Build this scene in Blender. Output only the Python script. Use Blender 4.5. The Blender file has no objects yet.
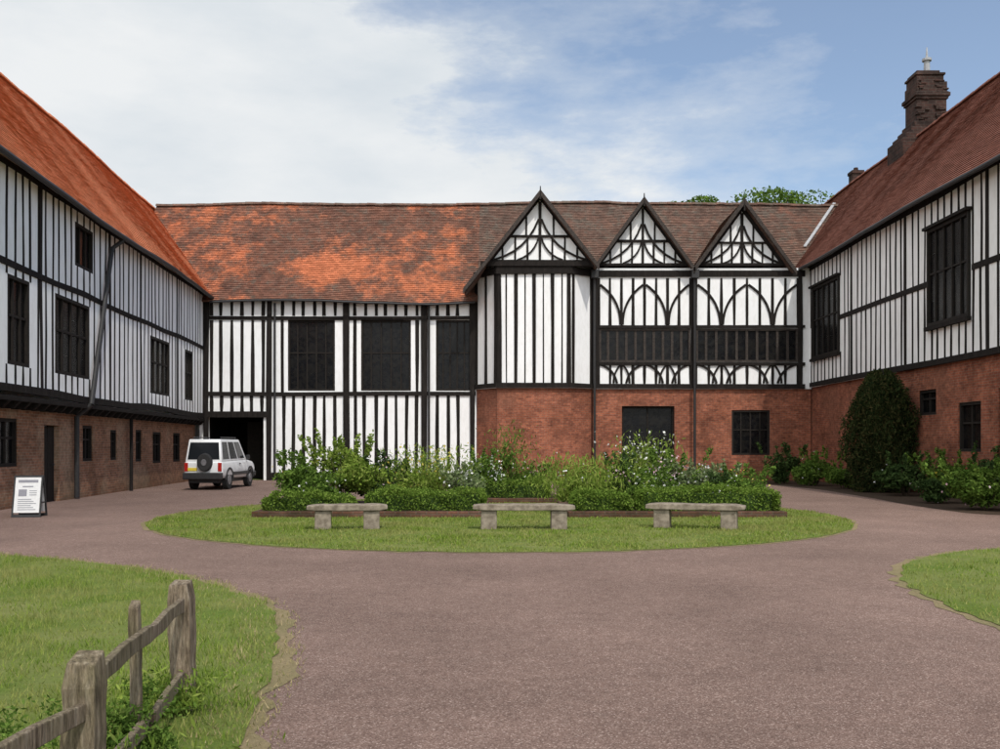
import bpy, bmesh, math, random
import numpy as np
from mathutils import Vector, noise
random.seed(7); RNG=np.random.default_rng(7)
C=bpy.context.scene.collection
OFF={}
R=math.radians
# ---------------------------------------------------------------- helpers
def tag(o,label=None,cat=None,group=None,kind=None):
    if label: o['label']=label
    if cat: o['category']=cat
    if group: o['group']=group
    if kind: o['kind']=kind
    return o
def empty(name,loc=(0,0,0),label=None,cat=None,group=None,rz=0):
    o=bpy.data.objects.new(name,None); C.objects.link(o); o.location=loc; o.rotation_euler=(0,0,rz)
    o.empty_display_size=.2; OFF[o.name]=Vector(loc); return tag(o,label,cat,group)
class MB:
    def __init__(s): s.v=[]; s.f=[]; s.uvr=[]
    def quad(s,pts,n=None):
        b=len(s.v); pts=[Vector(p) for p in pts]
        if n is not None:
            nn=(pts[1]-pts[0]).cross(pts[2]-pts[0])
            if nn.dot(Vector(n))<0: pts=pts[::-1]
        s.v+= [tuple(p) for p in pts]; s.f.append(tuple(range(b,b+len(pts))))
    def hexa(s,a,b_):
        n=len(a); o=len(s.v); s.v+=[tuple(p) for p in a]+[tuple(p) for p in b_]
        s.f.append(tuple(o+i for i in range(n))[::-1]); s.f.append(tuple(o+n+i for i in range(n)))
        for i in range(n):
            j=(i+1)%n; s.f.append((o+i,o+j,o+n+j,o+n+i))
    def box(s,x0,x1,y0,y1,z0,z1):
        s.hexa([(x0,y0,z0),(x1,y0,z0),(x1,y1,z0),(x0,y1,z0)],[(x0,y0,z1),(x1,y0,z1),(x1,y1,z1),(x0,y1,z1)])
    def tube(s,p0,p1,r0,r1=None,n=10):
        if r1 is None: r1=r0
        p0=Vector(p0);p1=Vector(p1); d=(p1-p0).normalized()
        a=d.orthogonal().normalized(); b=d.cross(a)
        A=[p0+(a*math.cos(t)+b*math.sin(t))*r0 for t in [2*math.pi*i/n for i in range(n)]]
        B=[p1+(a*math.cos(t)+b*math.sin(t))*r1 for t in [2*math.pi*i/n for i in range(n)]]
        s.hexa(A,B)
    def build(s,name,mat,parent=None,local=False,recalc=True,bevel=0,smooth=False,uv=True):
        me=bpy.data.meshes.new(name); me.from_pydata(s.v,[],s.f)
        if recalc:
            bm=bmesh.new(); bm.from_mesh(me); bmesh.ops.recalc_face_normals(bm,faces=bm.faces); bm.to_mesh(me); bm.free()
        me.update()
        if uv:
            ul=me.uv_layers.new(name='UVMap').data
            for p in me.polygons:
                n=p.normal
                if abs(n.z)>.985: u=Vector((1,0,0)); w=Vector((0,1,0))
                else:
                    u=Vector((-n.y,n.x,0)).normalized(); w=n.cross(u)
                for (f0,f1,uu,ww) in s.uvr:
                    if f0<=p.index<f1: u,w=uu,ww; break
                for li in p.loop_indices:
                    co=me.vertices[me.loops[li].vertex_index].co
                    ul[li].uv=(co.dot(u),co.dot(w))
        off=Vector((0,0,0)) if (local or parent is None) else OFF.get(parent.name,Vector((0,0,0)))
        if off.length>0: 
            for v in me.vertices: v.co-=off
        me.materials.append(mat)
        if smooth:
            for p in me.polygons: p.use_smooth=True
        o=bpy.data.objects.new(name,me); C.objects.link(o); OFF[o.name]=off
        if parent: o.parent=parent
        if bevel:
            m=o.modifiers.new('bevel','BEVEL'); m.width=bevel; m.segments=2; m.limit_method='ANGLE'
        return o
def np_mesh(name,V,k,mat,parent=None,off=(0,0,0)):
    V=(V-np.array(off)).astype(np.float32); n=len(V); nf=n//k
    me=bpy.data.meshes.new(name); me.vertices.add(n); me.vertices.foreach_set('co',V.ravel())
    me.loops.add(n); me.loops.foreach_set('vertex_index',np.arange(n,dtype=np.int32))
    me.polygons.add(nf); me.polygons.foreach_set('loop_start',np.arange(0,n,k,dtype=np.int32))
    me.polygons.foreach_set('loop_total',np.full(nf,k,dtype=np.int32))
    me.update(calc_edges=True); me.materials.append(mat)
    o=bpy.data.objects.new(name,me); C.objects.link(o)
    if parent: o.parent=parent
    return o
# ---------------------------------------------------------------- materials
def newmat(name,rough=.85,spec=.3):
    m=bpy.data.materials.new(name); m.use_nodes=True; nt=m.node_tree; b=nt.nodes['Principled BSDF']
    b.inputs['Roughness'].default_value=rough; b.inputs['Specular IOR Level'].default_value=spec
    return m,nt,b
def N(nt,t,**k):
    n=nt.nodes.new(t)
    for a,v in k.items(): setattr(n,a,v)
    return n
def noise_fac(nt,scale,detail=4,rough=.6,vec=None,stretch=None):
    n=N(nt,'ShaderNodeTexNoise'); n.inputs['Scale'].default_value=scale; n.inputs['Detail'].default_value=detail; n.inputs['Roughness'].default_value=rough
    if vec is None: vec=N(nt,'ShaderNodeNewGeometry').outputs['Position']
    if stretch:
        mp=N(nt,'ShaderNodeMapping'); mp.inputs['Scale'].default_value=stretch; nt.links.new(vec,mp.inputs['Vector']); vec=mp.outputs['Vector']
    nt.links.new(vec,n.inputs['Vector']); return n.outputs['Fac']
def ramp(nt,fac,stops):
    r=N(nt,'ShaderNodeValToRGB'); e=r.color_ramp.elements
    while len(e)<len(stops): e.new(.5)
    for i,(p,c) in enumerate(stops):
        e[i].position=p; e[i].color=(c[0],c[1],c[2],1) if hasattr(c,'__len__') else (c,c,c,1)
    nt.links.new(fac,r.inputs['Fac']); return r.outputs['Color']
def mix(nt,fac,a,b,mode='MIX'):
    m=N(nt,'ShaderNodeMix',data_type='RGBA',blend_type=mode)
    for sock,val in ((m.inputs['Factor'],fac),(m.inputs['A'],a),(m.inputs['B'],b)):
        if hasattr(val,'is_linked') or hasattr(val,'links'): nt.links.new(val,sock)
        elif hasattr(val,'__len__'): sock.default_value=(*val,1)
        else: sock.default_value=val
    return m.outputs['Result']
def bump(nt,b,h,strength=.4,dist=.02):
    n=N(nt,'ShaderNodeBump'); n.inputs['Strength'].default_value=strength; n.inputs['Distance'].default_value=dist
    nt.links.new(h,n.inputs['Height']); nt.links.new(n.outputs['Normal'],b.inputs['Normal'])
def simple(name,c,c2=None,scale=8,rough=.8,spec=.3,bs=.2,metal=0):
    m,nt,b=newmat(name,rough,spec); b.inputs['Metallic'].default_value=metal
    c2=c2 or tuple(x*.75 for x in c)
    f=noise_fac(nt,scale); nt.links.new(ramp(nt,f,[(.35,c),(.65,c2)]),b.inputs['Base Color'])
    if bs: bump(nt,b,f,bs,.01)
    return m
def brickmat(name,c1,c2,mortar,w=.23,h=.078,ms=.008,dirt=(.3,.3,.3),patch=None):
    m,nt,b=newmat(name,.9,.2)
    uv=N(nt,'ShaderNodeUVMap').outputs['UV']
    t=N(nt,'ShaderNodeTexBrick'); t.inputs['Scale'].default_value=1; t.inputs['Brick Width'].default_value=w; t.inputs['Row Height'].default_value=h
    t.inputs['Mortar Size'].default_value=ms; t.inputs['Mortar Smooth'].default_value=.3; t.inputs['Bias'].default_value=0
    t.inputs['Color1'].default_value=(*c1,1); t.inputs['Color2'].default_value=(*c2,1); t.inputs['Mortar'].default_value=(*mortar,1)
    nt.links.new(uv,t.inputs['Vector'])
    f=noise_fac(nt,.9,7,.72); col=mix(nt,ramp(nt,f,[(.38,0),(.62,.9)]),t.outputs['Color'],dirt,'MULTIPLY')
    if patch:
        f2=noise_fac(nt,.5,5,.6); col=mix(nt,ramp(nt,f2,[(.5,0),(.62,.5)]),col,patch)
    f3=noise_fac(nt,7,5,.7); col=mix(nt,.7,col,ramp(nt,f3,[(.3,.5),(.7,1.45)]),'MULTIPLY')
    # damp, darker foot of the wall
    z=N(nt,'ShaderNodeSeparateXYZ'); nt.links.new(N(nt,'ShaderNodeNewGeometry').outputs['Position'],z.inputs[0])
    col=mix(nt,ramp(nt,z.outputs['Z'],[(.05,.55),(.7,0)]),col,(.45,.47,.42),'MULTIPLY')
    nt.links.new(col,b.inputs['Base Color']); bump(nt,b,t.outputs['Fac'],-.5,.01)
    return m
brick_red=brickmat('brick_red',(.40,.13,.07),(.23,.07,.042),(.26,.17,.12),dirt=(.52,.5,.48),patch=(.22,.095,.06))
brick_brown=brickmat('brick_brown',(.40,.19,.11),(.24,.115,.07),(.34,.26,.19),dirt=(.58,.56,.52),patch=(.34,.25,.17))
brick_kerb=brickmat('brick_kerb',(.21,.09,.06),(.13,.07,.05),(.16,.13,.1),dirt=(.4,.45,.35))
brick_dark=brickmat('brick_dark',(.085,.042,.033),(.04,.024,.02),(.075,.058,.048),w=.34,h=.13,ms=.014,dirt=(.35,.35,.35))
def tilemat(name,cols,moss,patchc,p0,p1,mp=.55,tone=.8,lich=None,sc=1.3,mossamt=.85,ps=.3):
    m,nt,b=newmat(name,.95,.1)
    uv=N(nt,'ShaderNodeUVMap').outputs['UV']
    t=N(nt,'ShaderNodeTexBrick'); t.inputs['Scale'].default_value=1; t.inputs['Brick Width'].default_value=.19; t.inputs['Row Height'].default_value=.13
    t.inputs['Mortar Size'].default_value=.006; t.inputs['Color1'].default_value=(1.3,1.3,1.3,1); t.inputs['Color2'].default_value=(.7,.7,.7,1); t.inputs['Mortar'].default_value=(.35,.35,.35,1)
    nt.links.new(uv,t.inputs['Vector'])
    f=noise_fac(nt,sc,8,.72); base=ramp(nt,f,[(.3,cols[0]),(.5,cols[1]),(.7,cols[2])])
    f3=noise_fac(nt,2.2,9,.8); base=mix(nt,ramp(nt,f3,[(mp,0),(mp+.1,mossamt)]),base,moss)
    if lich:
        f4=noise_fac(nt,5.5,6,.8); base=mix(nt,ramp(nt,f4,[(.6,0),(.68,.6)]),base,lich)
    f2=noise_fac(nt,ps,8,.76); base=mix(nt,ramp(nt,f2,[(p0,0),(p1,.85)]),base,patchc)
    col=mix(nt,tone,base,t.outputs['Color'],'MULTIPLY')
    nt.links.new(col,b.inputs['Base Color']); bump(nt,b,t.outputs['Fac'],-.5,.015); return m
tile_orange=tilemat('tile_orange',((.58,.21,.105),(.64,.235,.115),(.70,.265,.135)),(.5,.2,.115),(.66,.245,.12),.5,.7,.62,.4,None,.8,.4)
tile_old=tilemat('tile_old',((.10,.055,.042),(.17,.082,.057),(.24,.108,.07)),(.13,.10,.078),(.52,.17,.08),.51,.6,.5,.8,(.30,.22,.165),1.3,.85,.26)
tile_grey=tilemat('tile_grey',((.085,.055,.043),(.14,.084,.064),(.195,.108,.077)),(.135,.112,.09),(.25,.105,.07),.58,.68,.48,.8,(.25,.2,.155))
tile_brown=tilemat('tile_brown',((.18,.078,.057),(.215,.093,.067),(.25,.108,.078)),(.16,.086,.066),(.235,.10,.072),.5,.7,.6,.5,None,.8,.5)
m,nt,b=newmat('plaster',.95,.1)
f=noise_fac(nt,.9,6,.65,stretch=(1,1,.35)); f2=noise_fac(nt,6,6,.7,stretch=(1,1,.4))
col=mix(nt,.5,ramp(nt,f,[(.33,(.79,.79,.78)),(.6,(.9,.9,.895))]),ramp(nt,f2,[(.3,(.74,.73,.70)),(.55,(.9,.9,.895))]))
nt.links.new(col,b.inputs['Base Color']); bump(nt,b,f2,.25,.02); plaster=m
m,nt,b=newmat('timber',.85,.15)
f=noise_fac(nt,3,8,.7,stretch=(4,4,.6)); nt.links.new(ramp(nt,f,[(.3,(.008,.007,.006)),(.6,(.022,.018,.016)),(.8,(.07,.058,.05))]),b.inputs['Base Color']); bump(nt,b,f,.5,.02); timber=m
oak=simple('dark_oak',(.018,.013,.01),(.009,.007,.005),12)
oak_grey=simple('grey_oak',(.06,.048,.04),(.026,.02,.017),12)
glass,nt,b=newmat('dark_glass',.25,.2)
f=noise_fac(nt,5,2); nt.links.new(ramp(nt,f,[(.4,(.004,.004,.005)),(.6,(.011,.01,.009))]),b.inputs['Base Color']); bump(nt,b,f,.25,.02)
iron=simple('cast_iron',(.02,.02,.022),(.032,.03,.028),10,.55,.4)
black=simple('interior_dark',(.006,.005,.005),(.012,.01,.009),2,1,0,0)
lead=simple('lead',(.42,.43,.44),(.3,.3,.31),5,.6)
stone=simple('bench_stone',(.30,.25,.195),(.15,.12,.09),9,.95,.15,.6)
m,nt,b=newmat('weathered_wood',.9,.15)
f=noise_fac(nt,7,8,.75,stretch=(4,4,.5)); f2=noise_fac(nt,2.3,6,.7); f3=noise_fac(nt,40,6,.7,stretch=(1.5,1.5,.2))
col=mix(nt,ramp(nt,f2,[(.4,0),(.65,.7)]),ramp(nt,f,[(.35,(.065,.045,.03)),(.5,(.19,.145,.10)),(.7,(.34,.285,.21))]),(.15,.135,.07)); col=mix(nt,.8,col,ramp(nt,f3,[(.35,.4),(.6,1.3)]),'MULTIPLY'); nt.links.new(col,b.inputs['Base Color']); bump(nt,b,f3,.9,.015); fencewood=m
# gravel tarmac
m,nt,b=newmat('tarmac',.95,.1)
v=N(nt,'ShaderNodeTexVoronoi'); v.inputs['Scale'].default_value=125; g=N(nt,'ShaderNodeNewGeometry').outputs['Position']; nt.links.new(g,v.inputs['Vector'])
sep=N(nt,'ShaderNodeSeparateColor'); nt.links.new(v.outputs['Color'],sep.inputs['Color'])
speck=ramp(nt,sep.outputs['Red'],[(0,(.118,.075,.06)),(.5,(.188,.124,.10)),(.88,(.238,.163,.134)),(1,(.42,.32,.27))])
f=noise_fac(nt,.35,9,.72); f2=noise_fac(nt,7,7,.8); f3=noise_fac(nt,.12,4,.6,stretch=(1,.35,1))
col=mix(nt,.9,speck,ramp(nt,f,[(.32,.78),(.68,1.2)]),'MULTIPLY'); col=mix(nt,.6,col,ramp(nt,f2,[(.3,.7),(.7,1.3)]),'MULTIPLY'); col=mix(nt,.7,col,ramp(nt,f3,[(.35,.82),(.65,1.2)]),'MULTIPLY')
nt.links.new(col,b.inputs['Base Color']); bump(nt,b,v.outputs['Distance'],.45,.008); tarmac=m
def lawnmat(name,a,b_,c):
    m,nt,b=newmat(name,.95,.1)
    f=noise_fac(nt,30,6,.8); f2=noise_fac(nt,.9,6,.7)
    col=mix(nt,ramp(nt,f2,[(.38,0),(.66,.8)]),ramp(nt,f,[(.3,a),(.7,b_)]),c)
    nt.links.new(col,b.inputs['Base Color']); bump(nt,b,f,.8,.03); return m
lawn_m=lawnmat('lawn_ground',(.07,.11,.02),(.16,.22,.04),(.22,.22,.08))
field_m=lawnmat('field',(.05,.08,.02),(.09,.14,.03),(.1,.12,.04))
edge_m=lawnmat('dry_edge',(.2,.15,.085),(.36,.28,.16),(.17,.16,.07))
soil_m=simple('soil',(.07,.047,.033),(.035,.025,.017),14,1,.1,.8)
def leafmat(name,cols,trans=.25,patch=None):
    m=bpy.data.materials.new(name); m.use_nodes=True; nt=m.node_tree; nt.nodes.clear()
    out=N(nt,'ShaderNodeOutputMaterial'); g=N(nt,'ShaderNodeNewGeometry')
    n=len(cols); col=ramp(nt,g.outputs['Random Per Island'],[(i/(n-1) if n>1 else 0,c) for i,c in enumerate(cols)])
    if patch:
        f=noise_fac(nt,.7,6,.72); col=mix(nt,ramp(nt,f,[(.42,0),(.62,.8)]),col,patch)
    d=N(nt,'ShaderNodeBsdfDiffuse'); t=N(nt,'ShaderNodeBsdfTranslucent'); mx=N(nt,'ShaderNodeMixShader'); mx.inputs[0].default_value=trans
    nt.links.new(col,d.inputs['Color']); nt.links.new(col,t.inputs['Color']); nt.links.new(d.outputs[0],mx.inputs[1]); nt.links.new(t.outputs[0],mx.inputs[2]); nt.links.new(mx.outputs[0],out.inputs['Surface']); return m
grass_leaf=leafmat('grass_blades',((.09,.15,.02),(.16,.25,.03),(.24,.33,.05),(.36,.33,.13)),.35,(.32,.31,.11))
dry_leaf=leafmat('dry_blades',((.16,.2,.05),(.38,.3,.16),(.45,.37,.21)),.3)
lf_mid=leafmat('leaf_mid',((.045,.085,.014),(.1,.17,.03),(.18,.27,.055)),.3)
lf_lime=leafmat('leaf_lime',((.10,.16,.025),(.19,.275,.042),(.32,.38,.09)),.33)
lf_dark=leafmat('leaf_dark',((.022,.04,.014),(.046,.08,.024),(.085,.13,.04)))
lf_con=leafmat('leaf_conifer',((.012,.021,.009),(.027,.04,.014),(.05,.062,.022),(.08,.068,.028)))
lf_grey=leafmat('leaf_grey',((.11,.155,.06),(.18,.235,.1),(.29,.33,.17)),.3)
lf_box=leafmat('leaf_box',((.065,.115,.018),(.125,.2,.03),(.22,.3,.06)),.3)
fl_white=leafmat('petal_white',((.85,.85,.8),(.75,.75,.72)))
fl_pink=leafmat('petal_pink',((.65,.38,.45),(.8,.66,.68)))
fl_yel=leafmat('petal_yellow',((.7,.52,.06),(.6,.55,.2)))
fl_red=leafmat('petal_red',((.45,.08,.06),(.5,.22,.1)))
bark=simple('bark',(.09,.065,.045),(.05,.035,.025),9,.95,.1,.8)
stemm=simple('stem_green',(.1,.12,.04),(.08,.07,.03),9)
# ---------------------------------------------------------------- facade kit
class F:
    def __init__(s,P0,d,n): s.P0=Vector((*P0,0)); s.d=Vector((*d,0)); s.n=Vector((*n,0)).normalized()
    def p(s,a,z,d=0): 
        q=s.P0+s.d*a+s.n*d; return Vector((q.x,q.y,z))
def facade(mb,fr,s0,s1,z0,z1,holes=(),d=0,rev=.35):
    S=sorted({s0,s1,*[h[0] for h in holes],*[h[1] for h in holes]}); Z=sorted({z0,z1,*[h[2] for h in holes],*[h[3] for h in holes]})
    S=[x for x in S if s0<=x<=s1]; Z=[x for x in Z if z0<=x<=z1]
    for a,b in zip(S,S[1:]):
        for c,e in zip(Z,Z[1:]):
            ms=(a+b)/2; mz=(c+e)/2
            if any(h[0]<ms<h[1] and h[2]<mz<h[3] for h in holes): continue
            mb.quad([fr.p(a,c,d),fr.p(b,c,d),fr.p(b,e,d),fr.p(a,e,d)],fr.n)
    for (a,b,c,e) in holes:
        for (q,r) in (((a,c),(a,e)),((b,c),(b,e)),((a,c),(b,c)),((a,e),(b,e))):
            mb.quad([fr.p(q[0],q[1],d),fr.p(r[0],r[1],d),fr.p(r[0],r[1],d-rev),fr.p(q[0],q[1],d-rev)])
def piece(mb,fr,c,d1=.04,j=.012):
    dd=d1+random.uniform(0,.008)
    c=[(a+random.uniform(-j,j),z+random.uniform(-j,j)) for a,z in c]
    mb.hexa([fr.p(a,z,-.06) for a,z in c],[fr.p(a,z,dd) for a,z in c])
def stud(mb,fr,a,z0,z1,w,d1=.03,lean=.03):
    l=random.uniform(-lean,lean); w0=w*random.uniform(.7,1.2); w1=w*random.uniform(.7,1.2)
    zm=(z0+z1)/2; k=random.uniform(-.5,.5)*lean; wm=w*random.uniform(.8,1.15)
    dd=d1+random.uniform(0,.008); L=[(a-w0/2,z0),(a+l/2+k-wm/2,zm),(a+l-w1/2,z1)]; Q=[(a+w0/2,z0),(a+l/2+k+wm/2,zm),(a+l+w1/2,z1)]
    o=len(mb.v)
    for i in range(3): mb.v+=[tuple(fr.p(*L[i],-.06)),tuple(fr.p(*Q[i],-.06)),tuple(fr.p(*Q[i],dd)),tuple(fr.p(*L[i],dd))]
    for i in range(2):
        for j in range(4): mb.f.append((o+i*4+j,o+i*4+(j+1)%4,o+i*4+4+(j+1)%4,o+i*4+4+j))
    mb.f.append((o,o+1,o+2,o+3)); mb.f.append((o+8,o+9,o+10,o+11))
def studs(mb,fr,s0,s1,z0,z1,holes=(),pitch=.47,w=.19,d1=.02,skip=(),lean=.035,jit=.04):
    n=max(1,round((s1-s0)/pitch)); p=(s1-s0)/n
    for i in range(n):
        a=s0+p*(i+.5)+random.uniform(-jit,jit); seg=[(z0,z1)]
        if any(abs(a-q)<.2 for q in skip): continue
        for h in holes:
            if h[0]-w*.55<a<h[1]+w*.55:
                ns=[]
                for (c,e) in seg:
                    if h[3]<=c or h[2]>=e: ns.append((c,e)); continue
                    if h[2]-c>.15: ns.append((c,h[2]))
                    if e-h[3]>.15: ns.append((h[3],e))
                seg=ns
        for c,e in seg: stud(mb,fr,a,c,e,w,d1,lean if len(seg)==1 and e-c>1.5 else .01)
def rail(mb,fr,s0,s1,z,h=.24,d1=.065,step=3.2,sag=.03):
    n=max(1,int((s1-s0)/step)); o=len(mb.v)
    for i in range(n+1):
        a=s0+(s1-s0)*i/n; zz=z+random.uniform(-sag,sag); hh=h/2*random.uniform(.9,1.1); dd=d1
        mb.v+=[tuple(fr.p(a,zz-hh,-.06)),tuple(fr.p(a,zz-hh,dd)),tuple(fr.p(a,zz+hh,dd)),tuple(fr.p(a,zz+hh,-.06))]
    for i in range(n):
        for j in range(4): mb.f.append((o+i*4+j,o+i*4+(j+1)%4,o+i*4+4+(j+1)%4,o+i*4+4+j))
    mb.f.append((o,o+1,o+2,o+3)); mb.f.append((o+n*4,o+n*4+1,o+n*4+2,o+n*4+3))
def strip(mb,fr,pts,w,d1=.05):
    dd=d1+random.uniform(0,.012); L=[];Rr=[]
    for i,(a,z) in enumerate(pts):
        q0=pts[max(0,i-1)]; q1=pts[min(len(pts)-1,i+1)]
        t=Vector((q1[0]-q0[0],q1[1]-q0[1])).normalized(); nx,nz=-t.y,t.x
        L.append((a+nx*w/2,z+nz*w/2)); Rr.append((a-nx*w/2,z-nz*w/2))
    o=len(mb.v); n=len(pts)
    for i in range(n): mb.v+=[tuple(fr.p(*L[i],-.05)),tuple(fr.p(*Rr[i],-.05)),tuple(fr.p(*Rr[i],dd)),tuple(fr.p(*L[i],dd))]
    for i in range(n-1):
        for j in range(4): mb.f.append((o+i*4+j,o+i*4+(j+1)%4,o+i*4+4+(j+1)%4,o+i*4+4+j))
    mb.f.append((o,o+1,o+2,o+3)); k=o+(n-1)*4; mb.f.append((k,k+1,k+2,k+3))
def brace(fr,pts,w,parent,d1=.05):
    mb=MB(); strip(mb,fr,pts,w,d1); mb.build('brace',timber,parent)
def arc(p0,p1,bulge,n=6):
    out=[]; dx=p1[0]-p0[0]; dz=p1[1]-p0[1]
    for i in range(n+1):
        t=i/n; k=4*bulge*t*(1-t); out.append((p0[0]+dx*t-dz*k,p0[1]+dz*t+dx*k))
    return out
def window(fr,h,parent,nm=3,nt_=1,d=-.1,fw=.09,mat=None,name='window',mw=.03):
    a,b,c,e=h; mb=MB()
    def bar(s0,s1,z0,z1,d0,d1):
        mb.hexa([fr.p(s0,z0,d0),fr.p(s1,z0,d0),fr.p(s1,z1,d0),fr.p(s0,z1,d0)],[fr.p(s0,z0,d1),fr.p(s1,z0,d1),fr.p(s1,z1,d1),fr.p(s0,z1,d1)])
    bar(a,a+fw,c,e,d-.1,d+.06); bar(b-fw,b,c,e,d-.1,d+.06); bar(a+fw,b-fw,c,c+fw,d-.1,d+.062); bar(a+fw,b-fw,e-fw,e,d-.1,d+.062)
    for i in range(1,nm+1):
        x=a+(b-a)*i/(nm+1); bar(x-mw,x+mw,c+fw,e-fw,d-.09,d+.02)
    for i in range(1,nt_+1):
        z=c+(e-c)*i/(nt_+1)+(.12 if nt_==1 else 0); bar(a+fw,b-fw,z-.03,z+.03,d-.085,d+.012)
    w=mb.build(name,mat or oak,parent)
    p=MB(); nx=max(2,(nm+1)); nz=4
    for i in range(nx):
        for j in range(nz):
            s0=a+.03+(b-a-.06)*i/nx; s1=a+.03+(b-a-.06)*(i+1)/nx; z0=c+.03+(e-c-.06)*j/nz; z1=c+.03+(e-c-.06)*(j+1)/nz
            t=[random.uniform(-.006,.006) for _ in range(4)]
            p.quad([fr.p(s0,z0,d-.03+t[0]),fr.p(s1,z0,d-.03+t[1]),fr.p(s1,z1,d-.03+t[2]),fr.p(s0,z1,d-.03+t[3])],fr.n)
    p.build('pane',glass,w,recalc=False)
    return w
def wob(p): return Vector((0,0,noise.noise(Vector((p.x*.14,p.y*.14,3.1)))*.22+noise.noise(Vector((p.x*.5,p.y*.5,9)))*.035))
def roof_plane(mb,e0,e1,r0,r1,course=.13,tw=.26,under=True):
    e0,e1,r0,r1=map(Vector,(e0,e1,r0,r1)); L=(e1-e0).length; H=(r0-e0).length
    nc=max(2,round(H/course)); m=max(2,int(L/tw)); n=(e1-e0).cross(r0-e0).normalized(); F0=len(mb.f)
    if n.z<0: n=-n
    U=(e1-e0).normalized(); Wd=n.cross(U).normalized()
    if Wd.z<0: Wd=-Wd
    def P(i,t):
        a=i/m; q=(e0*(1-a)+e1*a)*(1-t)+(r0*(1-a)+r1*a)*t; return q+wob(q)
    for k in range(nc):
        o=len(mb.v); lo=[];hi=[]
        for i in range(m+1):
            j=random.uniform(-.004,.005); lo.append(P(i,k/nc)+n*(.03+j)-(r0-e0).normalized()*random.uniform(0,.01)); hi.append(P(i,(k+1)/nc)+n*.004)
        mb.v+=[tuple(x) for x in lo+hi]
        for i in range(m): mb.f.append((o+i,o+i+1,o+m+2+i,o+m+1+i))
        o2=len(mb.v); mb.v+=[tuple(P(i,k/nc)) for i in range(m+1)]
        for i in range(m): mb.f.append((o2+i,o2+i+1,o+i+1,o+i))
    if under:
        ks=[0,.1,.25,.5,.75,1]; step=4; idx=list(range(0,m,step))+[m]
        o=len(mb.v)
        for t in ks: mb.v+=[tuple(P(i,t)-n*.07) for i in idx]
        q=len(idx)
        for a in range(len(ks)-1):
            for b in range(q-1): mb.f.append((o+a*q+b,o+a*q+b+1,o+(a+1)*q+b+1,o+(a+1)*q+b))
        o=len(mb.v); mb.v+=[tuple(P(i,0)-n*.07) for i in idx]+[tuple(P(i,0)) for i in idx]
        for b in range(q-1): mb.f.append((o+b,o+b+1,o+q+b+1,o+q+b))
    mb.uvr.append((F0,len(mb.f),U,Wd))
def ridge(mb,a,b,r=.14,seg=.4):
    a=Vector(a);b=Vector(b);n=int((b-a).length/seg); d=(b-a).normalized(); s=Vector((-d.y,d.x,0))
    for i in range(n):
        p=a+(b-a)*(i/n); q=a+(b-a)*((i+1)/n)+d*.02; p=p+wob(p); q=q+wob(q); jz=random.uniform(-.01,.015)
        prof=lambda c,k:[c+s*math.cos(t)*k+Vector((0,0,math.sin(t)*k+jz-.02)) for t in [math.pi*j/6 for j in range(7)]]
        mb.hexa(prof(p,r),prof(q,r*.93))
# ================================================================ GROUND
def sheet(name,pts,z,mat,label=None,cat=None,kind='structure'):
    mb=MB(); mb.quad([(x,y,z) for x,y in pts],(0,0,1)); o=mb.build(name,mat,recalc=False); tag(o,label,cat,kind=kind); return o
tag(sheet('ground',[(-400,-300),(400,-300),(400,600),(-400,600)],0,field_m),'wide green ground spreading beyond the courtyard buildings','ground')
tag(sheet('courtyard_path',[(-13,-25),(14,-25),(14,44.5),(-13.9,44.5)],.004,tarmac),'pinkish brown gravelled tarmac covering the courtyard','path')
def jag(pts,a=.03):
    return [(x+noise.noise(Vector((x*3,y*3,0)))*a*2+random.uniform(-a,a)*.4,y+noise.noise(Vector((x*3,y*3,7)))*a*2) for x,y in pts]
left_edge=[(-12.5,15.0),(-9.5,14.7),(-7.3,14.1),(-5.8,13.3),(-4.5,12.4),(-3.6,11.5),(-2.98,10.7),(-2.45,9.9),(-2.15,9.2),(-1.9,8.3),(-1.72,7.4),(-1.56,6.5),(-1.45,5.6),(-1.36,4.7),(-1.3,3.5),(-1.3,1.5),(-1.5,-3),(-2,-12)]
right_edge=[(13,15.9),(10,15.4),(7.6,14.9),(6.4,14.1),(5.5,13.1),(5.0,12.1),(4.65,11.1),(4.5,10.3),(4.42,9.4),(4.4,8.6),(4.4,7.5),(4.6,6),(5.2,4),(6,1),(6.5,-4),(7,-12)]
def catm(pts,n=6):
    out=[]
    for i in range(len(pts)-1):
        p0=Vector(pts[max(0,i-1)]);p1=Vector(pts[i]);p2=Vector(pts[i+1]);p3=Vector(pts[min(len(pts)-1,i+2)])
        for j in range(n):
            t=j/n; out.append(tuple(.5*((2*p1)+(-p0+p2)*t+(2*p0-5*p1+4*p2-p3)*t*t+(-p0+3*p1-3*p2+p3)*t**3)))
    return out+[pts[-1]]
le=catm(left_edge); re_=catm(right_edge)
lp=jag(le,.04)+[(-12.5,-12)]; rp=jag(re_,.04)+[(13.5,-12)]
circ=jag([(0+7.5*math.cos(t),21.9+7.5*math.sin(t)) for t in [2*math.pi*i/160 for i in range(160)]],.04)
def grow(pts,c,k): return [(x+(x-c[0])/math.hypot(x-c[0],y-c[1])*k,y+(y-c[1])/math.hypot(x-c[0],y-c[1])*k) for x,y in pts]
sheet('left_lawn_edge',jag([(x+.11,y+.05) for x,y in le],.09)+[(-12.5,-12)],.008,edge_m,'worn straw coloured rim of the left foreground lawn','lawn edge')
sheet('right_lawn_edge',jag([(x-.1,y+.05) for x,y in re_],.07)+[(13.5,-12)],.008,edge_m,'worn pale rim of the right lawn','lawn edge')
sheet('round_lawn_edge',jag(grow(circ,(0,21.9),.08),.03),.008,edge_m,'thin worn rim around the round lawn','lawn edge')
sheet('left_lawn',lp,.014,lawn_m,'left foreground lawn with fence on it','lawn')
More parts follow.
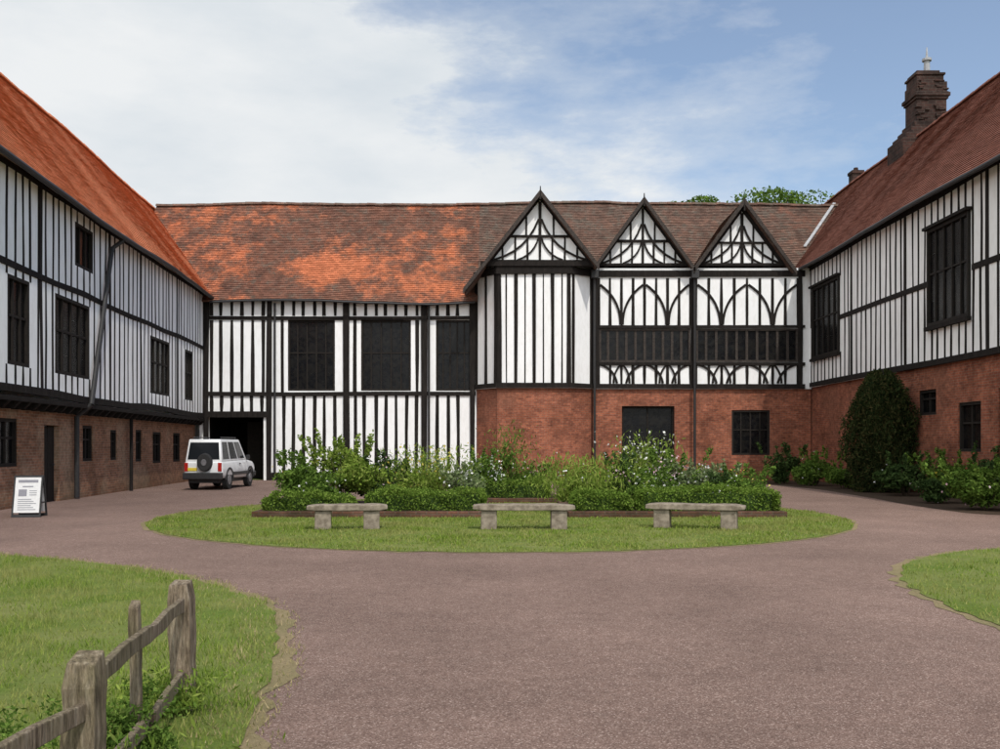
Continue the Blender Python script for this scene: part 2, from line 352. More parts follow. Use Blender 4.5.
sheet('right_lawn',rp,.014,lawn_m,'small lawn corner at right edge of the path','lawn')
sheet('round_lawn',circ,.014,lawn_m,'round mown lawn carrying benches and flower beds','lawn')
def inpoly(X,Y,poly):
    P=np.array(poly); x1=P[:,0];y1=P[:,1];x2=np.roll(x1,-1);y2=np.roll(y1,-1); ins=np.zeros(len(X),bool)
    for a,b,c,d in zip(x1,y1,x2,y2):
        if b==d: continue
        k=((b>Y)!=(d>Y))&(X<(c-a)*(Y-b)/(d-b)+a); ins^=k
    return ins
def blades(name,poly,xr,yr,n,h,w,mat,label,near=False,excl=None):
    X=RNG.uniform(*xr,n); u=RNG.random(n)
    Y=yr[0]*(yr[1]/yr[0])**u if near else RNG.uniform(*yr,n)
    k=inpoly(X,Y,poly)
    if excl is not None: k&=~excl(X,Y)
    pn=np.sin(X*2.1+np.sin(Y*1.7)*2)*np.sin(Y*1.9+np.sin(X*1.3)*2); p2=np.sin(X*6.3+np.sin(Y*4.1)*2)*np.sin(Y*5.2+np.sin(X*3.7)*2); k&=(RNG.random(n)<.72+.2*pn+.2*p2)
    X=X[k];Y=Y[k];m=len(X); H=h*RNG.uniform(.45,1.3,m)*(1+.35*pn[k]+.25*p2[k]); a=RNG.uniform(0,6.28,m); W=w*RNG.uniform(.6,1.3,m)
    V=np.zeros((m,3,3)); V[:,0,0]=X-np.cos(a)*W;V[:,0,1]=Y-np.sin(a)*W;V[:,1,0]=X+np.cos(a)*W;V[:,1,1]=Y+np.sin(a)*W
    V[:,:2,2]=.012; V[:,2,0]=X+RNG.normal(0,.4,m)*H; V[:,2,1]=Y+RNG.normal(0,.4,m)*H; V[:,2,2]=.012+H
    o=np_mesh(name,V.reshape(-1,3),3,mat); tag(o,label,'grass',kind='stuff'); return o
blades('grass',lp,(-12.5,-1.2),(3,15.2),210000,.05,.0042,grass_leaf,'short mown grass of the left foreground lawn',True)
blades('grass',rp,(4.2,13),(6,15.9),60000,.04,.006,grass_leaf,'short mown grass of the right lawn',True)
blades('grass',circ,(-7.6,7.6),(14.2,29.5),170000,.045,.009,grass_leaf,'short mown grass of the round lawn',excl=lambda X,Y:(Y>21.2)&(Y<25.6)&(((X>-5.5)&(X<-.3))|((X>1.4)&(X<6.3))))
band=jag([(x+.2,y+.06) for x,y in le],.05)+[(x-.3,y-.1) for x,y in le[::-1]]
blades('dry_grass',band,(-12.5,-1),(3,15.3),100000,.035,.005,dry_leaf,'dry straw coloured grass along the left lawn rim',True)
# ================================================================ LEFT WING
LW=F((-10.012,0),(-.077,1),(1,.077)); Lx=lambda Y,d=0:-10.012-.077*Y+d
lw=empty('timber_framed_wing',(-12,13,0),'long left timber framed wing over brown brick with bright orange tiled roof','building')
Y0,Y1=13.0,44.0
wl=[(23.3,24.6,3.55,5.72),(26.3,29.0,3.55,5.72),(35.4,38.1,3.5,5.6),(40.5,41.9,3.5,5.6),(17,19.4,3.55,5.72)]
wu=[(27.8,29.3,6.75,8.0)]
mb=MB(); facade(mb,LW,Y0,Y1,2.9,8.5,wl+wu)
xb=lambda Y:Lx(Y)-7.4
for (a,b) in ((Y0,Y0),(52,52)):
    mb.quad([(Lx(a),a,0),(xb(a),a,0),(xb(a),a,8.3),(Lx(a)-3.6,a,13.0),(Lx(a),a,8.5)])
mb.quad([(xb(Y0),Y0,0),(xb(52),52,0),(xb(52),52,8.3),(xb(Y0),Y0,8.3)]); mb.build('plaster_wall',plaster,lw,recalc=False)
bh=[(23.7,24.9,1.05,2.27),(26.6,27.7,0,2.15),(29.6,30.5,1.1,2.2),(32.2,32.9,1.1,2.1),(35,35.8,1.0,2.15),(37.2,38.4,.9,2.1),(40.2,41.4,.9,2.1),(18,19.2,1.05,2.3)]
mb=MB(); facade(mb,LW,Y0,Y1,0,2.8,bh,d=-.4); mb.build('brick_wall',brick_brown,lw,recalc=False)
lposts=(16.2,21.5,25.4,30.9,34.3,39.2,43.8)
mb=MB(); studs(mb,LW,Y0,Y1,2.95,6.0,wl,.48,.12,.002,lposts,.06,.05); studs(mb,LW,Y0,Y1,6.0,8.4,wu,.48,.12,.002,lposts,.06,.05); mb.build('wall_studs',timber,lw)
for z,h in ((2.95,.2),(6.0,.16),(8.38,.14)):
    mb=MB(); rail(mb,LW,Y0,Y1,z,h,.03,2.2,.045); mb.build('rail',timber,lw)
for y in lposts:
    mb=MB(); stud(mb,LW,y,2.9,8.4,.18,.014,.12); mb.build('post',timber,lw)
mb=MB()
mb.hexa([LW.p(Y0,2.68,-.42),LW.p(Y1,2.68,-.42),LW.p(Y1,2.68,.06),LW.p(Y0,2.68,.06)],[LW.p(Y0,2.8,-.42),LW.p(Y1,2.8,-.42),LW.p(Y1,2.8,.06),LW.p(Y0,2.8,.06)]); mb.build('jetty_beam',timber,lw)
y=Y0+.3
while y<Y1:
    mb=MB(); mb.hexa([LW.p(y,2.5,-.4),LW.p(y+.14,2.5,-.4),LW.p(y+.14,2.5,-.1),LW.p(y,2.5,-.1)],[LW.p(y,2.675,-.4),LW.p(y+.14,2.675,-.4),LW.p(y+.14,2.675,.08),LW.p(y,2.675,.08)]); y+=.62
    mb.build('joist',timber,lw)
for h in wl: window(LW,h,lw,3 if h[1]-h[0]>2 else 2,1,d=-.06)
for h in wu: window(LW,h,lw,2,0,d=-.06)
LWb=F((-10.412,0),(-.077,1),(1,.077))
for h in bh:
    if h[2]>0: window(LWb,h,lw,1,1)
mb=MB()
for i in range(4):
    a=26.65+i*.25; mb.hexa([LWb.p(a,.02,-.2),LWb.p(a+.25,.02,-.2),LWb.p(a+.25,2.12,-.2),LWb.p(a,2.12,-.2)],[LWb.p(a,.02,-.13-.01*(i%2)),LWb.p(a+.25,.02,-.13-.01*(i%2)),LWb.p(a+.25,2.12,-.13-.01*(i%2)),LWb.p(a,2.12,-.13-.01*(i%2))])
dr=mb.build('door',oak,lw)
mb=MB(); mb.tube(LWb.p(27.45,1.05,-.12),LWb.p(27.45,1.05,-.06),.03); mb.build('door_handle',iron,dr)
mb=MB()
roof_plane(mb,(Lx(12.7,.42),12.7,8.3),(Lx(50,.42),50,8.3),(Lx(12.7,-3.6),12.7,13.4),(Lx(50,-3.6),50,13.4))
roof_plane(mb,(Lx(12.7,-7.7),12.7,8.3),(Lx(50,-7.7),50,8.3),(Lx(12.7,-3.6),12.7,13.4),(Lx(50,-3.6),50,13.4),.5,1)
rf=mb.build('roof',tile_orange,lw,recalc=False)
mb=MB(); ridge(mb,(Lx(12.7,-3.6),12.7,13.42),(Lx(49,-3.6),49,13.42)); mb.build('ridge_tiles',tile_orange,rf)
mb=MB()
for i in range(24):
    a=12.8+i*1.3; b=a+1.3
    p,q=Vector((Lx(a,.46),a,8.2)),Vector((Lx(b,.46),b,8.2)); mb.tube(p+wob(p),q+wob(q),.075,n=8)
mb.build('gutter',iron,lw)
mb=MB(); mb.tube(LW.p(30.9,8.1,.4),LW.p(30.7,7.8,.12),.065); mb.tube(LW.p(30.7,7.8,.12),LW.p(28.75,2.8,.14),.075); mb.tube(LW.p(28.75,2.8,.14),LW.p(28.7,2.45,-.26),.075); mb.tube(LW.p(28.7,2.45,-.26),LW.p(28.7,.05,-.26),.075); mb.build('downpipe',iron,lw)
mb=MB(); mb.tube(LW.p(33.8,2.7,-.2),LW.p(33.8,.0,-.2),.06); mb.build('downpipe',timber,lw)
# ================================================================ CENTRE RANGE
CF=F((0,44),(1,0),(0,-1))
cr=empty('timber_framed_hall',(0,44,0),'central timber framed hall range with mossy tiled roof and three pointed gables','building')
hw=[(-9.6,-7.47,4.05,7.26),(-6.29,-4.03,4.05,7.26),(-2.9,-1.3,4.05,7.26)]
gar=(-13.25,-10.7,0,2.95)
mb=MB(); facade(mb,CF,-13.6,-1.0,0,8.3,hw+[gar]); mb.quad([(-17,52.8,0),(17,52.8,0),(17,52.8,8.3),(-17,52.8,8.3)]); mb.build('plaster_wall',plaster,cr,recalc=False)
cposts=(-13.3,-10.45,-6.93,-3.44,-1.25)
mb=MB(); studs(mb,CF,-13.3,-1.2,3.95,8.3,hw+[(-13.5,-1,7.25,7.45)],.46,.15,.02,cposts); studs(mb,CF,-13.3,-1.2,.25,3.95,[(-13.4,-10.5,0,3.1)],.46,.155,.02,cposts); mb.build('wall_studs',timber,cr)
for z,h,a,b in ((7.36,.16,-13.35,-1.1),(3.92,.18,-13.35,-1.1),(.2,.3,-10.5,-1.1),(8.25,.2,-13.35,-1.1)):
    mb=MB(); rail(mb,CF,a,b,z,h,.07); mb.build('rail',timber,cr)
for x in cposts:
    mb=MB(); stud(mb,CF,x,0,8.3,.26,.09); mb.build('post',timber,cr)
mb=MB(); mb.hexa([CF.p(a,z,-.1) for a,z in ((-13.3,2.85),(-10.5,2.85),(-10.5,3.1),(-13.3,3.1))],[CF.p(a,z,.1) for a,z in ((-13.3,2.85),(-10.5,2.85),(-10.5,3.12),(-13.3,3.12))])
mb.build('lintel',timber,cr)
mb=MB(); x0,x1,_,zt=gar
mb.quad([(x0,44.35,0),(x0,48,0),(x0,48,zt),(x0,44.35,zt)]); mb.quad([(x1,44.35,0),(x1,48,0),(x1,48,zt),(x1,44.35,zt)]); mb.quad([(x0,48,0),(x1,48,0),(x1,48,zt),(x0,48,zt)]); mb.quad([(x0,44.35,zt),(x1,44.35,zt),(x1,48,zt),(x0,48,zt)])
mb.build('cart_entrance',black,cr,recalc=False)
mb=MB()
for i in range(6):
    a=-12.0+i*.2; mb.box(a,a+.2,46.2+.01*(i%2),46.26,.02,2.7)
mb.build('door',oak,cr)
for h in hw: window(CF,h,cr,4,1)
for x in (-10.15,-3.2):
    mb=MB(); mb.tube((x,43.82,8.0),(x,43.82,.1),.05); mb.build('downpipe',iron,cr)
# gabled part
GF=F((0,43.4),(1,0),(0,-1))
B=[(-1.1,43.95),(-.12,42.6),(3.12,42.6),(4.15,43.4)]
def seg(p,q):
    d=Vector((q[0]-p[0],q[1]-p[1])); L=d.length; d/=L; return F(p,(d.x,d.y),(d.y,-d.x)),L
bays=[seg(B[i],B[i+1]) for i in range(3)]
bwh=[(5.45,7.8,.0,3.34),(10.36,12.06,1.15,3.16)]
mb=MB(); facade(mb,GF,4.15,13.9,0,4.15,bwh,d=-.06)
for fr,L in bays: facade(mb,fr,0,L,0,4.15,(),d=-.05)
mb.build('brick_wall',brick_red,cr,recalc=False)
rw=[(4.42,8.5,5.3,6.8),(8.75,13.3,5.3,6.8)]
mb=MB(); facade(mb,GF,4.15,13.9,4.1,9.5,rw)
for fr,L in bays: facade(mb,fr,0,L,4.1,9.45)
mb.build('bay_wall',plaster,cr,recalc=False)
mb=MB(); 
for fr,L in bays:
    n=max(1,round(L/.88))
    for i in range(n+1):
        stud(mb,fr,min(max(L*i/n,.1),L-.1),4.3,9.2,.18 if i in(0,n) else .15,.04,.015)
    if n>2:
        for i in range(n): stud(mb,fr,L*(i+.5)/n,4.3,9.2,.06,.012,.015)
for a,b in ((4.4,8.5),(8.75,13.3)):
    for z0,z1 in ((6.9,9.05),(4.3,5.25)):
        n=8
        for i in range(n+1): stud(mb,GF,a+(b-a)*i/n,z0,z1,.12,.03,.01)
mb.build('bay_studs',timber,cr)
for a,b in ((4.4,8.5),(8.75,13.3)):
    c=(a+b)/2; q=(b-a)/4
    for m0,ss in ((a,(1,)),(c,(-1,1)),(b,(-1,))):
        for s in ss:
            brace(GF,arc((m0+s*.06,8.75),(m0+s*q*.95,6.98),.13*s,9),.1,cr,.05)
    for k in (0,2,4):
        x=a+(b-a)*k/4
        for s in ((1,) if k==0 else (-1,) if k==4 else (-1,1)): brace(GF,arc((x+s*.05,5.2),(x+s*q*.8,4.35),.15*s,8),.1,cr,.05)
    for k in (1,3):
        x=a+(b-a)*k/4
        for s in (-1,1): brace(GF,arc((x+s*.04,5.2),(x+s*q*.35,4.35),.1*s,6),.08,cr,.055)
for a,b,z,h in ((4.2,13.6,6.88,.13),(4.2,13.6,5.22,.13),(4.2,13.6,4.22,.2),(4.2,13.6,9.25,.26)):
    mb=MB(); rail(mb,GF,a,b,z,h,.08,5,.01); mb.build('rail',timber,cr)
for fr,L in bays:
    mb=MB(); rail(mb,fr,-.05,L+.05,4.22,.2,.09,9,0); mb.build('rail',timber,cr)
    mb=MB(); rail(mb,fr,-.05,L+.05,9.25,.3,.1,9,0); mb.build('rail',timber,cr)
for x in (4.3,8.6,13.4):
    mb=MB(); stud(mb,GF,x,4.2,9.4,.22,.07,.01); mb.build('post',timber,cr)
for h in rw: window(GF,h,cr,9,0,d=-.04,mat=oak_grey,mw=.055)
window(GF,bwh[0],cr,1,0,d=-.3,name='door'); window(GF,bwh[1],cr,3,1,d=-.15)
mb=MB(); mb.box(-.85,4.2,42.44,42.7,9.42,9.62); mb.build('gable_beam',timber,cr)
mb=MB(); mb.box(-.8,4.15,42.72,44.3,9.45,9.55); mb.build('soffit',timber,cr)
# main roof
mb=MB()
roof_plane(mb,(-17.1,43.58,8.075),(-1.0,43.58,8.075),(-17.1,48.4,13.5),(-1.0,48.4,13.5))
rf=mb.build('roof',tile_old,cr,recalc=False)
mb=MB(); roof_plane(mb,(-1.0,44.5,9.11),(17.0,44.5,9.11),(-1.0,48.4,13.5),(17.0,48.4,13.5))
roof_plane(mb,(-17.1,53.2,8.1),(17,53.2,8.1),(-17.1,48.4,13.5),(17,48.4,13.5),.5,1)
rf2=mb.build('roof',tile_grey,cr,recalc=False)
mb=MB(); ridge(mb,(-17.1,48.4,13.52),(16.8,48.4,13.52)); mb.build('ridge_tiles',tile_grey,rf)
mb=MB(); 
for i in range(12):
    a=-13.0+i*.99; p,q=Vector((a,43.5,8.0)),Vector((a+.99,43.5,8.0)); mb.tube(p+wob(p),q+wob(q),.05,n=8)
mb.build('gutter',iron,cr)
mb=MB()
def vp(Z): 
    q=Vector((13.45+(Z-9.5)/1.2-.1,44+(Z-8.55)/1.125-.03,Z)); return q+wob(q)+Vector((0,0,.1))
for i in range(6):
    a,b_=vp(10.9+i*.44),vp(10.9+(i+1)*.44); mb.hexa([a,a+Vector((-.14,0,.0)),a+Vector((-.14,0,.05)),a+Vector((0,0,.05))],[b_,b_+Vector((-.14,0,0)),b_+Vector((-.14,0,.05)),b_+Vector((0,0,.05))])
mb.build('lead_flashing',lead,rf2)
def gable(ax,az,sl,hl,hr,Y,zb=9.6):
    fr=F((0,Y),(1,0),(0,-1)); zt=az-.15; h=(zt-zb)/sl
    mb=MB(); mb.quad([fr.p(ax-h,zb),fr.p(ax+h,zb),fr.p(ax,zt)],fr.n); g=mb.build('gable',plaster,cr,recalc=False)
    mb=MB(); top=lambda x:zt-abs(x-ax)*sl
    zc=zb+(zt-zb)*.4; hc=(zt-zc)/sl
    piece(mb,fr,[(ax-h,zb-.02),(ax+h,zb-.02),(ax+h-.1,zb+.1),(ax-h+.1,zb+.1)],.07)
    piece(mb,fr,[(ax-hc,zc-.05),(ax+hc,zc-.05),(ax+hc-.1,zc+.05),(ax-hc+.1,zc+.05)],.07)
    stud(mb,fr,ax,zb,zt-.2,.12,.055,.01)
    for k in (-3,-2,-1,1,2,3):
        x=ax+k*h/4.1; t=min(zc,top(x)-.05); stud(mb,fr,x,zb+.1,t,.08,.04,.01)
    for k in (-1,1):
        x=ax+k*hc*.45; stud(mb,fr,x,zc,top(x),.08,.04,.01)
        strip(mb,fr,arc((ax+k*h*.9,zb+.12),(ax+k*.06,zc+.75),.13*k),.085,.062)
        strip(mb,fr,arc((ax+k*h*.45,zb+.1),(ax+k*.06,zc-.05),.14*k),.07,.064)
        strip(mb,fr,[(ax+k*h,zb),(ax,zt)],.14,.075)
    mb.build('timber_frame',timber,g)
    mb=MB(); yb=44+(az-8.55)/1.125+.35
    roof_plane(mb,(ax-hl,Y-.42,az-hl*sl),(ax-hl,yb,az-hl*sl),(ax,Y-.42,az),(ax,yb,az))
    roof_plane(mb,(ax+hr,Y-.42,az-hr*sl),(ax+hr,yb,az-hr*sl),(ax,Y-.42,az),(ax,yb,az))
    mb.build('gable_roof',tile_grey,g,recalc=False)
    for s,hh in ((-1,hl),(1,hr)):
        mb=MB(); bf=F((0,Y-.44),(1,0),(0,-1)); w=wob(Vector((ax,Y,0))).z
        c=[(ax,az+.1+w),(ax+s*(hh+.05),az+.1+w-(hh+.05)*sl),(ax+s*(hh+.05),az-.14+w-(hh+.05)*sl),(ax,az-.16+w)]
        mb.hexa([bf.p(a,z,0) for a,z in c],[bf.p(a,z,.06) for a,z in c]); mb.build('bargeboard',oak_grey,g)
    mb=MB(); mb.tube((ax,Y-.48,az-.35),(ax,Y-.48,az+.22),.05,.02,6); mb.build('finial',oak,g)
gable(1.75,12.6,1.28,3.3,2.5,42.6)
gable(6.37,12.5,1.39,2.15,2.2,43.4)
gable(10.8,12.3,1.37,2.2,2.25,43.4)
for x in (4.2,8.65):
    mb=MB(); mb.box(x-.16,x+.16,42.95,43.25,9.0,9.35); mb.tube((x,43.18,9.1),(x,43.18,.1),.06); mb.build('downpipe',iron,cr)
# ================================================================ RIGHT WING
RW=F((13.85,0),(0,1),(-1,0))
rw_=empty('timber_framed_wing',(14,18,0),'right timber framed wing on red brick with dark brown roof and tall chimney','building')
Y0,Y1=18.0,44.0
wr=[(39.6,43.0,5.4,8.5),(28.6,31.4,5.4,8.5),(20,22.8,5.4,8.5)]
mb=MB(); facade(mb,RW,Y0,Y1,4.15,9.7,wr)
for yy in (Y0,53.8): mb.quad([(13.85,yy,0),(22,yy,0),(22,yy,9.6),(17.9,yy,14.4),(13.85,yy,9.7)])
mb.quad([(22,Y0,0),(22,53.8,0),(22,53.8,9.6),(22,Y0,9.6)]); mb.quad([(13.85,44,4),(13.85,53.8,4),(13.85,53.8,9.7),(13.85,44,9.7)]); mb.build('plaster_wall',plaster,rw_,recalc=False)
br=[(31.1,32.4,2.58,3.4),(28.2,29.6,1.4,2.88),(26.0,27.2,1.45,3.2),(35.2,36.4,1.4,2.9)]
mb=MB(); facade(mb,RW,Y0,Y1,0,4.2,br,d=-.1); mb.build('brick_wall',brick_red,rw_,recalc=False)
rposts=(24.5,27.6,33.2,38.3,43.6)
mb=MB(); studs(mb,RW,Y0,Y1-.5,4.2,6.8,wr,.46,.13,.003,rposts,.05,.05); studs(mb,RW,Y0,Y1-.5,6.8,9.5,wr,.46,.13,.003,rposts,.05,.05); mb.build('wall_studs',timber,rw_)
for z,h in ((4.25,.2),(9.5,.2)):
    mb=MB(); rail(mb,RW,Y0,Y1-.4,z,h,.04); mb.build('rail',timber,rw_)
for a,b in ((Y0,20),(22.8,28.5),(31.5,39.6)):
    mb=MB(); rail(mb,RW,a,b,6.8,.17,.03,3); mb.build('rail',timber,rw_)
for y in rposts:
    mb=MB(); stud(mb,RW,y,4.2,9.5,.2,.016); mb.build('post',timber,rw_)
for h in wr:
    window(RW,h,rw_,4,1,d=.02,fw=.1)
    mb=MB(); mb.box(13.7,13.84,h[0]-.06,h[1]+.06,h[2]-.13,h[2]-.01); mb.build('window_sill',timber,rw_)
    mb=MB(); mb.box(13.66,13.84,h[0]-.1,h[1]+.1,h[3]+.01,h[3]+.1); mb.build('window_head',timber,rw_)
RWb=F((13.95,0),(0,1),(-1,0))
for h in br: window(RWb,h,rw_,1,1)
mb=MB()
roof_plane(mb,(13.43,17.7,9.48),(13.43,54,9.48),(17.9,17.7,14.83),(17.9,54,14.83))
roof_plane(mb,(22.4,17.7,9.48),(22.4,54,9.48),(17.9,17.7,14.83),(17.9,54,14.83),.5,1)
rf=mb.build('roof',tile_brown,rw_,recalc=False)
mb=MB(); ridge(mb,(17.9,17.7,14.85),(17.9,54,14.85)); mb.build('ridge_tiles',tile_brown,rf)
mb=MB()
for i in range(20):
    a=17.8+i*1.3; p,q=Vector((13.38,a,9.4)),Vector((13.38,a+1.3,9.4)); mb.tube(p+wob(p),q+wob(q),.075,n=8)
mb.build('gutter',iron,rw_)
def cyl_box(mb,cx,cy,hx,hy,z0,z1): mb.box(cx-hx,cx+hx,cy-hy,cy+hy,z0,z1)
mb=MB(); cx,cy=18.52,42.3
for hx,hy,z0,z1,dx in ((1.02,.84,12.5,14.75,-.32),(.9,.78,14.75,15.0,-.24),(.8,.72,15.0,15.25,-.14),(.72,.66,15.25,15.5,-.05),(.64,.6,15.5,16.45,0),(.7,.66,16.45,16.56,0),(.76,.72,16.56,16.72,0),(.66,.62,16.72,17.2,0),(.58,.55,17.2,17.5,-.04),(.64,.6,17.5,17.6,-.04),(.5,.5,17.6,17.72,-.1)):
    cyl_box(mb,cx+dx,cy,hx,hy,z0,z1)
for _ in range(46):
    z=random.uniform(15.3,17.3); x=random.choice((-1,1))*random.uniform(.2,.62); cyl_box(mb,cx+x,cy-.56,random.uniform(.08,.14),.09+random.uniform(0,.03),z,z+random.choice((.07,.08,.15)))
ch=mb.build('chimney',brick_dark,rf,bevel=.02)
mb=MB(); mb.tube((cx+.05,cy,17.65),(cx+.05,cy,18.3),.14,.12); mb.tube((cx+.05,cy,18.3),(cx+.05,cy,18.4),.2,.2); mb.tube((cx+.05,cy,18.4),(cx+.05,cy,18.9),.06,.02)
mb.build('chimney_cowl',lead,rw_)
mb=MB(); cyl_box(mb,18.3,50,.26,.3,13.8,15.5); cyl_box(mb,18.3,50,.31,.35,15.5,15.65); mb.tube((18.3,50,15.65),(18.3,50,15.85),.13,.11); mb.build('chimney',brick_dark,rf)
# ================================================================ PLANTS
def px(x,Y): return (x-500)*Y/972
def leafV(c,size,asp=.45,up=0.0,rng=RNG):
    n=len(c); a=rng.normal(0,1,(n,3)); a[:,2]=a[:,2]*(1-up)+up*3*np.abs(a[:,2]+.6); a/=np.linalg.norm(a,axis=1,keepdims=True)
    r=rng.normal(0,1,(n,3)); b=np.cross(a,r); b/=np.linalg.norm(b,axis=1,keepdims=True)+1e-9
    L=(size*rng.uniform(.6,1.4,n))[:,None]; W=L*asp
    V=np.stack([c-a*L,c+b*W,c+a*L,c-b*W],1); return V.reshape(-1,3)
def clump_pts(n,c,r,k=9,rng=RNG,sub=.42):
    c=np.array(c);r=np.array(r); d=rng.normal(0,1,(k,3)); d/=np.linalg.norm(d,axis=1,keepdims=True); cen=d*rng.uniform(.25,.68,(k,1))
    idx=rng.integers(0,k,n); e=rng.normal(0,1,(n,3)); e/=np.linalg.norm(e,axis=1,keepdims=True)
    rad=rng.uniform(.35,1,(n,1))**.5*(sub*rng.uniform(.7,1.15,(k,1)))[idx]
    p=(cen[idx]+e*rad)*r+c; p[:,2]=np.maximum(p[:,2],.03); return p
def coneprof(t): return np.where(t<.35,.8+.57*t,np.sqrt(np.clip(1-((t-.35)/.66)**2.1,0,1)))
def loft(mb,rings):
    o=len(mb.v); n=len(rings[0]); mb.v+=[p for r in rings for p in r]
    for i in range(len(rings)-1):
        for j in range(n): mb.f.append((o+i*n+j,o+i*n+(j+1)%n,o+(i+1)*n+(j+1)%n,o+(i+1)*n+j))
    mb.f.append(tuple(o+j for j in range(n))); mb.f.append(tuple(o+(len(rings)-1)*n+j for j in range(n)))
def shrub(name,label,cat,x,Y,w,h,mat,n=1800,size=.06,style='bush',fl=None,nf=60,z0=0,dep=None,fs=.03,group=None,asp=.45):
    X=px(x,Y) if abs(x)>30 else x; o=empty(name,(X,Y,z0),label,cat,group)
    dep=dep or w*.8; off=(X,Y,z0)
    if style=='bush':
        p=clump_pts(n,(X,Y,z0+h*.5),(w/2,dep/2,h*.52),12)
        m=n//8; ns=9; bx=RNG.normal(0,w*.2,(ns,2)); i=RNG.integers(0,ns,m); t=RNG.uniform(.5,1,m)
        sh=np.stack([X+bx[i,0]*(1+.5*t),Y+bx[i,1],z0+h*(.55+.62*t*(RNG.uniform(.7,1.05,ns)[i]))],1)+RNG.normal(0,.03,(m,3)); p=np.concatenate([p,sh])
        V=leafV(p,size,asp); fp=clump_pts(nf,(X,Y-.04,z0+h*.55),(w/2,dep/2,h*.5),16,sub=.6)
    elif style=='spiky':
        b=np.stack([RNG.normal(X,w*.2,n),RNG.normal(Y,dep*.2,n),np.full(n,z0)],1); t=RNG.uniform(.15,1,n)**.7
        dirn=np.stack([(b[:,0]-X)*1.0+RNG.normal(0,w*.16,n),(b[:,1]-Y)*1.0+RNG.normal(0,w*.16,n),h*RNG.uniform(.5,1.05,n)],1)
        p=b+dirn*t[:,None]; V=leafV(p,size,.2,.8)
        fp=b[:nf]+dirn[:nf]*RNG.uniform(.7,1.05,(min(nf,n),1))
        q=clump_pts(n//2,(X,Y,z0+h*.25),(w/2,dep/2,h*.3),8); V=np.concatenate([V,leafV(q,size*.8,.45)])
    elif style=='cone':
        t=RNG.uniform(0,1,n); prof=coneprof(t); a=RNG.uniform(0,6.28,n)
        lump=1+.14*np.sin(a*4+t*7)+.1*np.sin(a*9-t*17)+.06*np.sin(a*17+t*31); rr=w/2*prof*lump*RNG.uniform(.7,1.04,n)
        p=np.stack([X+rr*np.cos(a),Y+rr*np.sin(a),z0+.05+t*h*(1+.03*np.sin(a*5))],1); V=leafV(p,size,.32,.5); fp=p[:0]
    np_mesh('foliage',V,4,mat,o,off)
    mb=MB()
    for i in range(6 if style!='cone' else 1):
        a=random.uniform(0,6.28); k=w*.22
        if style=='cone': mb.tube((0,0,0),(0,0,h*.8),.08,.02)
        else: mb.tube((math.cos(a)*.04,math.sin(a)*.04,0),(math.cos(a)*k,math.sin(a)*k,h*.75),.014,.006,5)
    mb.build('stem',bark if style!='spiky' else stemm,o,local=True)
    if style=='cone':
        mb=MB(); n_=10; rings=[[(w/2*.66*float(coneprof(np.array(i/n_*.97)))*math.cos(a),w/2*.66*float(coneprof(np.array(i/n_*.97)))*math.sin(a),.1+i/n_*h*.92) for a in [6.283*k/12 for k in range(12)]] for i in range(n_+1)]
        loft(mb,rings); mb.build('inner_foliage',lf_con,o,local=True)
    if fl is not None and len(fp): np_mesh('blossoms',np.concatenate([leafV(fp,fs,.8),leafV(fp+RNG.normal(0,fs*.4,fp.shape),fs,.8)]),4,fl,o,off)
    return o
def hedge(label,x0,x1,y0,y1,z0,z1,n):
    X,Y=(x0+x1)/2,(y0+y1)/2; o=empty('box_hedge',(X,Y,z0),label,'hedge'); ph=RNG.uniform(0,6)
    p=RNG.uniform(0,1,(n,3)); f=RNG.integers(0,5,n); s=RNG.uniform(-.07,.03,n)
    q=np.stack([x0+p[:,0]*(x1-x0),y0+p[:,1]*(y1-y0),z0+p[:,2]*(z1-z0)],1)
    q[f==0,0]=x0-s[f==0]; q[f==1,0]=x1+s[f==1]; q[f==2,1]=y0-s[f==2]; q[f==3,1]=y1+s[f==3]; q[f==4,2]=z1+s[f==4]
    ez=np.minimum(q[:,0]-x0,x1-q[:,0]); q[:,2]-=np.clip(.25-ez,0,.25)**2*1.6*(q[:,2]>z0+.25)
    q[:,2]+=(.045*np.sin(q[:,0]*3.3+ph)+.03*np.sin(q[:,0]*8.1+ph*2+q[:,1]*5)+.02*np.sin(q[:,0]*21+q[:,1]*9))*((q[:,2]-z0)/(z1-z0)); q[:,1]+=.05*np.sin(q[:,0]*5.1+ph)+.03*np.sin(q[:,2]*13+q[:,0]*7)
    q+=RNG.normal(0,.022,q.shape)
    np_mesh('foliage',leafV(q,.026,.6),4,lf_box,o,(X,Y,z0))
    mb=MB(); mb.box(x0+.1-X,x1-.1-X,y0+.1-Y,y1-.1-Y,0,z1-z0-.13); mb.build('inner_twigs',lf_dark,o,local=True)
def edging(label,x0,x1,y0,y1,h=.14,t=.2):
    mb=MB()
    mb.hexa([(x0,y0,0),(x1,y0,0),(x1,y1,0),(x0,y1,0)],[(x0,y0,h),(x1,y0,h),(x1,y1,h),(x0,y1,h)])
    o=mb.build('brick_edging',brick_kerb,bevel=.02); tag(o,label,'edging')
    sheet('soil',[(x0+t,y0+t),(x1-t,y0+t),(x1-t,y1-t),(x0+t,y1-t)],h+.006,soil_m,'dark soil inside the '+label.split(' around the ')[-1],'soil')
edging('low brown brick kerb around the left flower bed',-5.45,-.3,21.3,25.6)
edging('low brown brick kerb around the right flower bed',1.5,6.3,21.3,25.6)
edging('low brown brick kerb around the rear flower bed',-2.3,2.6,26.6,29.0)
hedge('clipped box hedge at the left end, nearest the white car',-5.25,-3.3,21.55,22.15,.12,.52,8500)
hedge('long clipped box hedge behind the left and middle benches',-2.95,-.36,21.55,22.15,.12,.58,11000)
